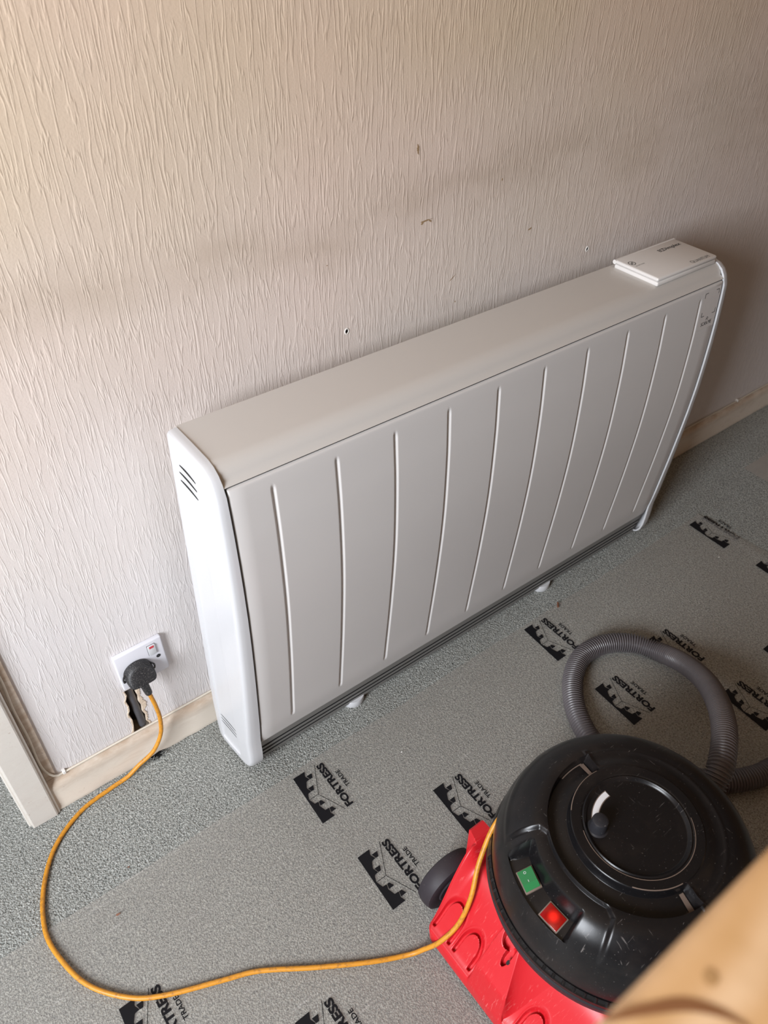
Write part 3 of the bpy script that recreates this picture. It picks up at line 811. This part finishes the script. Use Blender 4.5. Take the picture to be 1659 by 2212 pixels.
# ================================================================== extension cord with moulded plug
CB = empty('power_cable', (-0.140, -0.02, 0.24))
tag(CB, 'yellow-orange mains cable with black plug, looping from the socket across the carpet', 'cable')


def rel(v, e): return [(a - e.location.x, b - e.location.y, c - e.location.z) for a, b, c in v]
# plug body: D-shaped outline lofted from its flat base to a raised, ridged front
def plug_mesh():
    V, Fc = [], []; n = 40; c = (-0.1405, 0.2560)
    def outline(s):
        pts = []
        for i in range(n):
            a = 2 * pi * i / n; x = cos(a); z = sin(a); r = 0.0255 * s
            X = r * (abs(x) ** (0.45 if z < 0 else 1.0)) * (1 if x > 0 else -1)
            Z = r * 0.98 * z if z > 0 else -0.0135 * s * abs(z) ** 0.5
            pts.append((X, Z))
        return pts
    c = (-0.1385, 0.2510)
    lay = [(0.0, 0.94), (0.0010, 1.0), (0.0060, 1.0), (0.0140, 0.985), (0.0185, 0.955), (0.0215, 0.88), (0.0228, 0.75), (0.0232, 0.40)]
    for d, s in lay:
        for X, Z in outline(s):
            V.append((c[0] + X, -0.0100 - d * (0.72 + 0.62 * ss(0.022, -0.014, Z)), c[1] + Z + (-0.0135 - Z) * 0.10 * d / 0.0232))
    for r in range(len(lay) - 1):
        for i in range(n): Fc.append((r * n + i, r * n + (i + 1) % n, (r + 1) * n + (i + 1) % n, (r + 1) * n + i))
    Fc += [tuple(range(n)), tuple((len(lay) - 1) * n + i for i in range(n))]
    return V, Fc
v, f = plug_mesh(); pl = obj('plug', (rel(v, CB), f), M['plug'], CB, 45)
bm = bmesh.new()
for k in range(3): box(bm, -0.0135, 0.0135 - 0.003 * k, -0.0200 - 0.0016 * k, -0.0100, 0.0065 - 0.0050 * k, 0.0080 - 0.0050 * k, bev=0.0005)
g = obj('grip_ridges', bm, M['plug'], pl); g.location = (0.0015, 0.004, 0.0035)
for sx_ in (-1, 1):
    vv = catmull([(-0.1385 + sx_ * 0.0235, -0.013, 0.2440), (-0.1385 + sx_ * 0.0275, -0.017, 0.2440), (-0.1385 + sx_ * 0.0280, -0.019, 0.2560), (-0.1385 + sx_ * 0.0215, -0.014, 0.2620)], 6)
    v, f = tube(vv, 0.0016, 8); obj('finger_loop', (rel(v, CB), f), M['plug'], pl, True)
st = catmull([(-0.1400, -0.028, 0.2440), (-0.1385, -0.0300, 0.2310), (-0.1365, -0.0310, 0.2140), (-0.1355, -0.0310, 0.2060)], 6)
v, f = tube(st, lambda i: 0.0082 - 0.0022 * i / len(st), 14); obj('strain_relief', (rel(v, CB), f), M['plug'], CB, 45)
path = [(-0.1358, -0.0310, 0.2100), (-0.1335, -0.0320, 0.1900), (-0.1310, -0.0330, 0.1640), (-0.1300, -0.0320, 0.1250), (-0.1370, -0.0310, 0.0800), (-0.1590, -0.0330, 0.0470), (-0.1900, -0.0290, 0.0250), (-0.2170, -0.0300, 0.0110), (-0.2520, -0.0300, 0.0058),
        (-0.3120, -0.0400, 0.0048), (-0.3720, -0.0770, 0.0048), (-0.4130, -0.1360, 0.0048), (-0.4340, -0.2030, 0.0058), (-0.4300, -0.2600, 0.0070), (-0.4090, -0.3240, 0.0074), (-0.3660, -0.3780, 0.0076), (-0.3190, -0.4090, 0.0076), (-0.2420, -0.4420, 0.0076),
        (-0.1890, -0.4650, 0.0076), (-0.1170, -0.5130, 0.0078), (-0.0430, -0.5590, 0.0080), (0.0110, -0.5870, 0.0090), (0.0320, -0.6000, 0.0250), (0.0510, -0.6150, 0.0570), (0.0800, -0.6215, 0.0930), (0.1050, -0.6160, 0.1400), (0.1325, -0.5975, 0.1780), (0.1670, -0.5820, 0.2120), (0.1900, -0.5785, 0.2330), (0.2100, -0.5800, 0.2450), (0.2200, -0.5900, 0.2500)]
cp = resample(catmull(path, 10), 0.006)
v, f = tube(cp, 0.0039, 12); obj('cord', (rel(v, CB), f), M['cord'], CB, 'all')

# thin white cable along the door frame and the top of the skirting
TC = empty('telephone_cable', (-0.311, -0.005, 0.085))
tag(TC, 'thin cream-painted cable clipped along the door frame and the skirting top', 'cable')
path = [(-0.335, -0.0050, 1.4), (-0.334, -0.0050, 0.70), (-0.336, -0.0055, 0.45), (-0.3325, -0.0060, 0.37), (-0.3355, -0.0060, 0.30), (-0.3345, -0.0060, 0.218), (-0.3370, -0.0060, 0.150), (-0.3330, -0.0060, 0.110), (-0.3220, -0.0060, 0.0900), (-0.3110, -0.0050, 0.0870)]
path += [(-0.311 + 0.1 * k, -0.0042, 0.0862 + 0.0006 * (k % 2)) for k in range(1, 34)]
v, f = tube(resample(catmull(path, 6), 0.012), 0.0020, 8); obj('cable_run', (rel(v, TC), f), M['whitecable'], TC, 'all')
for cx in (-0.308, 1.715, 0.7, 1.2):
    obj('cable_clip', bx(cx - 0.0028 - TC.location.x, cx + 0.0028 - TC.location.x, -0.0075 - TC.location.y, 0.0005 - TC.location.y, 0.0835 - TC.location.z, 0.0912 - TC.location.z, bev=0.001), M['chip'], TC)

# ================================================================== vacuum cleaner
VX, VY = 0.284, -0.732
VC = empty('vacuum_cleaner', (VX, VY, 0.0045))
tag(VC, 'red tub vacuum cleaner with scuffed black dome top and grey ribbed hose', 'vacuum cleaner')


def dome_h(th, r):
    """height of the black top at angle th (degrees) and radius r"""
    h = 0.3290
    if r > 0.12:
        q = min(1.0, (r - 0.12) / 0.0665); h = 0.212 + 0.112 * sqrt(max(0, 1 - q ** 2.15))
    elif r > 0.09: h = 0.3240 + 0.0050 * ss(0.11, 0.09, r)
    # centre disc and its lip
    h -= 0.0025 * (1 - ss(0.0665, 0.0700, r)); h += 0.0022 * exp(-((r - 0.0720) / 0.0016) ** 2)
    # carrying-handle channel
    t = th % 360
    e = 2.2
    band = ss(77 - e, 77, t) * (1 - ss(261, 261 + e, t))
    if r < 0.094: h += 0.0015 * ss(0.0735, 0.076, r) * (1 - ss(0.089, 0.091, r))
    ch = ss(0.0905, 0.0925, r) * (1 - ss(0.1185, 0.1205, r))
    h -= 0.0150 * band * ch
    # raised moulding line completing the circle on the far side
    h += 0.0010 * (1 - band) * exp(-((r - 0.118) / 0.0030) ** 2)
    # steps at both ends of the channel
    for ta in (77, 261):
        h += 0.0035 * exp(-((t - ta) / 3.2) ** 2) * ss(0.096, 0.100, r) * (1 - ss(0.124, 0.130, r)) * (0 if (77 < t < 261) else 1)
    # sunken switch sector between the two raised cheeks
    sec = ss(141, 143.5, t - 60 * max(0, 0.132 - r) / 0.132) * (1 - ss(206, 208.5, t + 60 * max(0, 0.132 - r) / 0.132))
    h -= 0.0060 * sec * ss(0.1205, 0.124, r)
    # cheeks above the rim: a shallow ledge
    led = 1 - sec
    h -= 0.004 * led * ss(0.173, 0.176, r) * (1 if (90 < t < 270) else 0)
    # recess that holds the switches
    ins = ss(147.5, 150.5, t) * (1 - ss(190.5, 193.0, t)) * ss(0.1400, 0.1455, r) * (1 - ss(0.1725, 0.1740, r))
    if ins > 0:
        fl_ = 0.2775 - (r - 0.1455) * 0.35
        h = h * (1 - ins) + min(h, fl_) * ins
    return h


def dome_mesh():
    rs = [0.0] + [0.004 * i for i in range(1, 16)]
    r = 0.062
    while r < 0.0755: rs.append(r); r += 0.0006
    while r < 0.089: rs.append(r); r += 0.0015
    while r < 0.0940: rs.append(r); r += 0.0005
    while r < 0.1170: rs.append(r); r += 0.0015
    while r < 0.1260: rs.append(r); r += 0.0005
    while r < 0.1390: rs.append(r); r += 0.0012
    while r < 0.1860: rs.append(r); r += 0.0006
    rs += [0.1862, 0.1864, 0.1865]
    N = 480; V = [(0, 0, dome_h(0, 0))]; Fc = []
    for r in rs[1:]:
        for k in range(N):
            a = 360.0 * k / N; V.append((r * cos(radians(a)), r * sin(radians(a)), dome_h(a, r)))
    for k in range(N): Fc.append((0, 1 + k, 1 + (k + 1) % N))
    for i in range(len(rs) - 2):
        for k in range(N):
            a = 1 + i * N + k; b = 1 + i * N + (k + 1) % N; Fc.append((a, b, b + N, a + N))
    base = 1 + (len(rs) - 2) * N; n0 = len(V)
    # ribbed edge band
    rows = ((0.1875, 0.2105, 0), (0.1880, 0.2085, 1), (0.1905, 0.2030, 1), (0.1912, 0.2000, 0), (0.1912, 0.1900, 0), (0.184, 0.188, 0))
    for j, (dr, z, tt) in enumerate(rows):
        for k in range(N):
            a = 360.0 * k / N
            tooth = 0.0024 * (0 if k % 6 == 0 else 1) * (1 if 138 < a < 222 else 0) * tt
            V.append(((dr - 0.6 * tooth) * cos(radians(a)), (dr - 0.6 * tooth) * sin(radians(a)), z - tooth))
    for k in range(N): q = (k + 1) % N; Fc.append((base + k, base + q, n0 + q, n0 + k))
    for j in range(len(rows) - 1):
        for k in range(N):
            a = n0 + j * N + k; b = n0 + j * N + (k + 1) % N; Fc.append((a, b, b + N, a + N))
    return V, Fc
dome = obj('dome_top', dome_mesh(), M['black'], VC, 35)
# rim ring under the dome
v, f = lathe([(0.165, 0.196), (0.1885, 0.196), (0.1915, 0.193), (0.1925, 0.186), (0.1905, 0.181), (0.1880, 0.178), (0.1880, 0.168), (0.182, 0.164), (0.165, 0.164)], 128)
obj('rim_ring', (v, f), M['black2'], VC, 40)
v, f = lathe([(0.160, 0.004), (0.163, 0.010), (0.168, 0.10), (0.171, 0.166), (0.165, 0.170), (0.0, 0.170)], 96)
obj('drum', (v, f), M['red'], VC, 40)
# knob, dial strip
v, f = lathe([(0.0, 0.3495), (0.0085, 0.3495), (0.0108, 0.3480), (0.0112, 0.3460), (0.0122, 0.328), (0.0145, 0.3265), (0.0145, 0.3255)], 32, (-0.0455, 0.0300))
obj('dial_knob', (v, f), M['black2'], dome, 40)
v, f = lathe([(0.0520, 0.3272), (0.0600, 0.3272)], 30, (0, 0), radians(86), radians(134)); obj('dial_strip', (v, f), M['whitelabel'], dome)
v, f = lathe([(0.0508, 0.3268), (0.0612, 0.3268)], 34, (0, 0), radians(84.8), radians(135.2)); obj('dial_strip_edge', (v, f), M['dustedge'], dome)
# dusty crease lines: lip of the disc, channel corners
def crease(a0, a1, r, w, name='dust_line', dz=0.0006):
    V, Fc = [], []; n = max(8, int((a1 - a0) / 2))
    for k in range(n + 1):
        a = a0 + (a1 - a0) * k / n
        for rr_ in (r - w / 2, r + w / 2): V.append((rr_ * cos(radians(a)), rr_ * sin(radians(a)), dome_h(a, rr_) + dz))
    for k in range(n): Fc.append((2 * k, 2 * k + 1, 2 * k + 3, 2 * k + 2))
    obj(name, (V, Fc), M['dustedge'], dome)
crease(150, 330, 0.0765, 0.0010); crease(79, 130, 0.0893, 0.0011); crease(215, 259, 0.0893, 0.0011)
crease(80, 100, 0.1172, 0.0016); crease(240, 259.5, 0.1172, 0.0016); crease(78.5, 82, 0.1055, 0.022); crease(255.5, 259.5, 0.1055, 0.022)
# switches, set in the sloping floor of the recess
def rocker(th, r, size, name, mat, lit):
    t = radians(th); px, py = r * cos(t), r * sin(t)
    e = D.objects.new(name, None)
    bm = bmesh.new(); w, l = size
    box(bm, -w / 2 - 0.0016, w / 2 + 0.0016, -l / 2 - 0.0016, l / 2 + 0.0016, -0.004, 0.0022, bev=0.0006)
    fr = obj(name, bm, M['dustedge'], VC, 40); fr.location = (px, py, 0.2775 - (r - 0.1455) * 0.35 + 0.0005)
    fr.rotation_euler = Matrix.Rotation(t, 3, 'Z').to_euler(); fr.rotation_euler = (Matrix.Rotation(t, 3, 'Z') @ Matrix.Rotation(0.33, 3, 'Y')).to_euler()
    if lit:
        obj('rocker', bx(-w / 2, w / 2, -l / 2, l / 2, 0.0, 0.0034, bev=0.0008), mat, fr, 40)
    else:
        V = []
        for x in (-w / 2, w / 2): V += [(x, -l / 2, 0.0), (x, -l / 2, 0.0040), (x * 0.97, l / 2 - l * 0.27, 0.0105), (x * 0.97, l / 2 - 0.001, 0.0030), (x, l / 2, 0.0)]
        Fc = [(0, 1, 2, 3, 4), (5, 6, 7, 8, 9)] + [(i, (i + 1) % 5, 5 + (i + 1) % 5, 5 + i) for i in range(5)]
        rk = obj('rocker', (V, Fc), mat, fr)
        v, f = lathe([(0.0014, 0.0), (0.0019, 0.0)], 20)
        k = (0.0105 - 0.0040) / (l * 0.73)
        obj('off_mark', ([(0.001 + a, -l / 2 + 0.0050 + b, 0.0042 + k * (0.0050 + b)) for a, b, c in v], f), M['whitelabel'], rk)
        obj('on_mark', ([(0.001 + a, b, 0.0042 + k * (l / 2 + b)) for a, b in ((-0.0003, 0.0020), (0.0003, 0.0020), (0.0003, 0.0052), (-0.0003, 0.0052))], [(0, 1, 2, 3)]), M['whitelabel'], rk)
    return fr
rocker(162.0, 0.1565, (0.0215, 0.0285), 'power_switch', M['green'], False)
rocker(182.0, 0.1580, (0.0215, 0.0285), 'boost_switch', M['redlit'], True)
# cable outlet slot in the rim where the cord leaves
v, f = lathe([(0.165, 0.246), (0.1775, 0.243), (0.1825, 0.236), (0.1845, 0.222), (0.165, 0.222)], 14, (0, 0), radians(113), radians(126), close=True)
obj('cord_outlet', (v, f), M['black2'], VC, 30)

# red moulded base with tool rings, pocket and wheel arches
def base_h(u, v):
    h = 0.046 + 0.112 * ss(0.236, 0.138, u) + 0.022 * ss(0.135, 0.165, abs(v)) * ss(0.225, 0.175, u)
    # central block with a steep flank
    vt = 0.013 - 0.029 * (u - 0.183) / 0.049; vb = min(vt - 0.004, -0.032 + 0.016 * (u - 0.192) / 0.04)
    blk = ss(0.055, 0.050, v) * max(0.0, min(1.0, (v - vb) / (vt - vb)))
    top = 0.066 + 0.112 * ss(0.262, 0.150, u)
    if -0.05 < v < 0.06 and u > 0.14: h = h + (max(h, top) - h) * blk * ss(0.236, 0.222, u)
    # keyhole pocket in the block
    d = sqrt(((u - 0.174) / 0.016) ** 2 + ((v - 0.032) / 0.013) ** 2)
    dn = sqrt(((u - 0.190) / 0.014) ** 2 + ((v - 0.022) / 0.0060) ** 2)
    pk = max(1 - ss(0.75, 1.1, d), 1 - ss(0.7, 1.1, dn)); h -= 0.018 * pk
    # horseshoe rings
    for cu, cv in ((0.2010, 0.1255), (0.2080, 0.0790), (0.2080, -0.0540), (0.2010, -0.1050)):
        if abs(v - cv) < 0.03 and u > cu - 0.03:
            q = max(0.0, u - cu); s = sqrt((u - cu if u < cu else 0.0) ** 2 + (v - cv) ** 2)
            g_ = ss(0.0135, 0.0155, s) * (1 - ss(0.0185, 0.0205, s)) * (1 - ss(0.220, 0.226, u))
            h -= 0.010 * g_ ; h += 0.0010 * exp(-((s - 0.0212) / 0.0012) ** 2) * (1 - ss(0.215, 0.224, u))
            h += 0.0030 * (1 - ss(0.0130, 0.0145, s)) * (1 - ss(0.212, 0.226, u))
    return h


def vmax(u):
    if u < 0.126: return 0.184
    if u < 0.140: return 0.184 - 0.021 * ss(0.126, 0.134, u)
    if u < 0.222: return 0.163 - 0.013 * (u - 0.14) / 0.082
    q = min(1, (u - 0.222) / 0.012); return 0.150 - 0.014 * (1 - sqrt(max(0, 1 - q * q)))


def base_mesh():
    us = [0.100 + 0.0008 * i for i in range(168)]; us = [u for u in us if u < 0.2335] + [0.234]
    nv = 460; V, Fc = [], []
    for u in us:
        m = vmax(u)
        for j in range(nv + 1):
            v = -m + 2 * m * j / nv; e = min(m - abs(v), 0.234 - u); hh = base_h(u, v) - 0.004 * (1 - ss(0, 0.005, e)) ** 2
            V.append((-u, v, hh))
    n = nv + 1
    for i in range(len(us) - 1):
        for j in range(nv): a = i * n + j; Fc.append((a, a + 1, a + n + 1, a + n))
    # side skirt and underside
    loop = [i * n for i in range(len(us))] + [(len(us) - 1) * n + j for j in range(1, n)] + [i * n + nv for i in range(len(us) - 2, -1, -1)]
    b = len(V)
    for k in loop: V.append((V[k][0] * 0.992, V[k][1] * 0.99, 0.012))
    for q in range(len(loop) - 1): Fc.append((loop[q], loop[q + 1], b + q + 1, b + q))
    Fc.append(tuple(range(b, b + len(loop))))
    return V, Fc
basem = obj('base_moulding', base_mesh(), M['red'], VC, 50)
v, f = lathe([(0.0, 0.0), (0.0032, 0.0)], 16)
obj('screw_recess', ([(-0.1975 + a * 0.9, 0.0165 + b * 0.8, base_h(0.1975, 0.0165) + 0.0012 + a * 0.9) for a, b, c in v], f), M['slot'], basem)
# front half of the base and castors under the tub
v, f = lathe([(0.0, 0.012), (0.176, 0.012), (0.182, 0.018), (0.182, 0.050), (0.170, 0.060), (0.0, 0.060)], 64, (0, 0), radians(-100), radians(100), close=True)
obj('base_front', (v, f), M['red'], VC, 40)
for cy in (0.186, -0.186):
    v, f = lathe([(0.0, -0.017), (0.030, -0.017), (0.032, -0.015), (0.048, -0.016), (0.0525, -0.0135), (0.0545, -0.007), (0.0550, 0.0), (0.0545, 0.007), (0.0525, 0.0135), (0.048, 0.016), (0.032, 0.015), (0.030, 0.017), (0.0, 0.017)], 56)
    w_ = obj('rear_wheel', ([(a, c, b) for a, b, c in v], f), M['tyre'], VC, 40); w_.location = (-0.160, cy * 0.985, 0.0552)
for cx, cy in ((0.13, 0.09), (0.13, -0.09)):
    v, f = lathe([(0.0, -0.010), (0.022, -0.010), (0.025, -0.006), (0.025, 0.006), (0.022, 0.010), (0.0, 0.010)], 24)
    w_ = obj('castor', ([(a, c, b) for a, b, c in v], f), M['black2'], VC, 40); w_.location = (cx, cy, 0.0262)

# ribbed hose: rises out of the tub, loops over the carpet, runs behind the tub and off to the right
hp = [(0.435, -0.735, 0.150), (0.470, -0.742, 0.176), (0.508, -0.736, 0.202), (0.545, -0.722, 0.222), (0.607, -0.687, 0.212), (0.680, -0.637, 0.172), (0.757, -0.571, 0.110), (0.806, -0.500, 0.054), (0.812, -0.442, 0.027), (0.786, -0.392, 0.025), (0.735, -0.358, 0.025),
      (0.675, -0.352, 0.025), (0.620, -0.376, 0.025), (0.576, -0.416, 0.025), (0.545, -0.465, 0.025), (0.532, -0.515, 0.025), (0.548, -0.575, 0.025), (0.585, -0.630, 0.025), (0.630, -0.682, 0.025), (0.680, -0.722, 0.025), (0.745, -0.748, 0.025), (0.83, -0.755, 0.025), (0.95, -0.74, 0.025), (1.1, -0.76, 0.025)]
st_ = resample(catmull(hp, 14), 0.0011)
prof = (0.0, 0.15, 1.0, 1.0, 0.15)
v, f = tube(st_, lambda i: 0.0166 + 0.0048 * prof[i % 5], 22)
obj('hose', (rel(v, VC), f), M['hose'], VC, 'all')
v, f = tube([Vector(p) for p in ((0.415, -0.733, 0.135), (0.445, -0.737, 0.158), (0.462, -0.740, 0.171))], 0.0255, 24)
obj('hose_collar', (rel(v, VC), f), M['black2'], VC, 40)

# ================================================================== wooden rail close to the camera
WR = empty('wooden_rail', (0.0, -0.97, 0))
tag(WR, 'pale pine rail, blurred, close to the camera at the lower right', 'rail')
bm = bmesh.new(); box(bm, -0.2700, 0.62, -0.070, 0.048, 1.060, 1.100, bev=0.006, seg=4)
rail = obj('rail_board', bm, M['pine'], WR, 40)
V, Fc = [], []
gp_ = catmull([(-0.224, 0.0470, 1.1001), (-0.212, 0.0410, 1.1003), (-0.202, 0.0350, 1.1003), (-0.1955, 0.0275, 1.1003), (-0.192, 0.0200, 1.1003)], 6)
for i, p in enumerate(gp_):
    w = 0.0016 * sin(pi * (0.12 + 0.80 * i / (len(gp_) - 1)))
    V += [(p.x - w * 0.6, p.y - w, p.z), (p.x + w * 0.6, p.y + w, p.z)]
for i in range(len(gp_) - 1): Fc.append((2 * i, 2 * i + 1, 2 * i + 3, 2 * i + 2))
obj('dark_grain_streak', (V, Fc), M['streak'], rail)
v, f = lathe([(0.0, 1.1003), (0.0024, 1.1003)], 16, (-0.190, 0.035)); obj('knot', (v, f), M['knot'], rail)
for px in (0.22, 0.56):
    obj('post', bx(px - 0.03, px + 0.03, -0.05, 0.01, 0.0, 1.060, bev=0.003), M['pine'], WR)

# ================================================================== bits on the floor
t = obj('copper_offcut', tube([Vector((0.7600, -0.2030, 0.0065)), Vector((0.7500, -0.2130, 0.0065))], 0.0019, 10), M['copper'], None, 40)
tag(t, 'tiny copper wire offcut on the carpet in front of the heater', 'offcut')


def scrap(x, y, z, s, seed):
    r = random.Random(seed); n = 9
    V = [(x + s * (0.5 + r.random()) * cos(2 * pi * i / n), y + s * 0.6 * (0.5 + r.random()) * sin(2 * pi * i / n), z + 0.0006 + s * 0.25 * r.random()) for i in range(n)]
    V2 = [(a, b, z) for a, b, c in V]
    return V + V2, [tuple(range(n)), tuple(range(n, 2 * n))] + [(i, (i + 1) % n, n + (i + 1) % n, n + i) for i in range(n)]


for x, y, z, s, m, lab in ((-0.330, -0.251, 0.0042, 0.0032, 'leaf', 'small brown scrap inside the loop of the orange cable'), (-0.059, -0.545, 0.0042, 0.0040, 'leaf', 'small reddish-brown scrap touching the orange cable near the vacuum'),
                           (-0.284, -0.185, 0.0005, 0.0020, 'leaf', 'brown fleck on bare carpet left of the film edge'), (-0.335, -0.052, 0.0005, 0.0035, 'leaf', 'brown paint flake at the foot of the door frame'),
                           (0.762, -0.493, 0.0042, 0.0016, 'chip', 'white chip on the film inside the hose loop'), (1.193, -0.335, 0.0042, 0.0022, 'chip', 'white chip on the film just below the farthest castle mark'),
                           (0.230, -0.293, 0.0042, 0.0018, 'chip', 'white chip on the film between heater and vacuum cleaner')):
    o = obj('paint_chip' if m == 'chip' else 'brown_scrap', scrap(x, y, z, s, int(x * 1000) % 97), M[m]); tag(o, lab, 'debris')
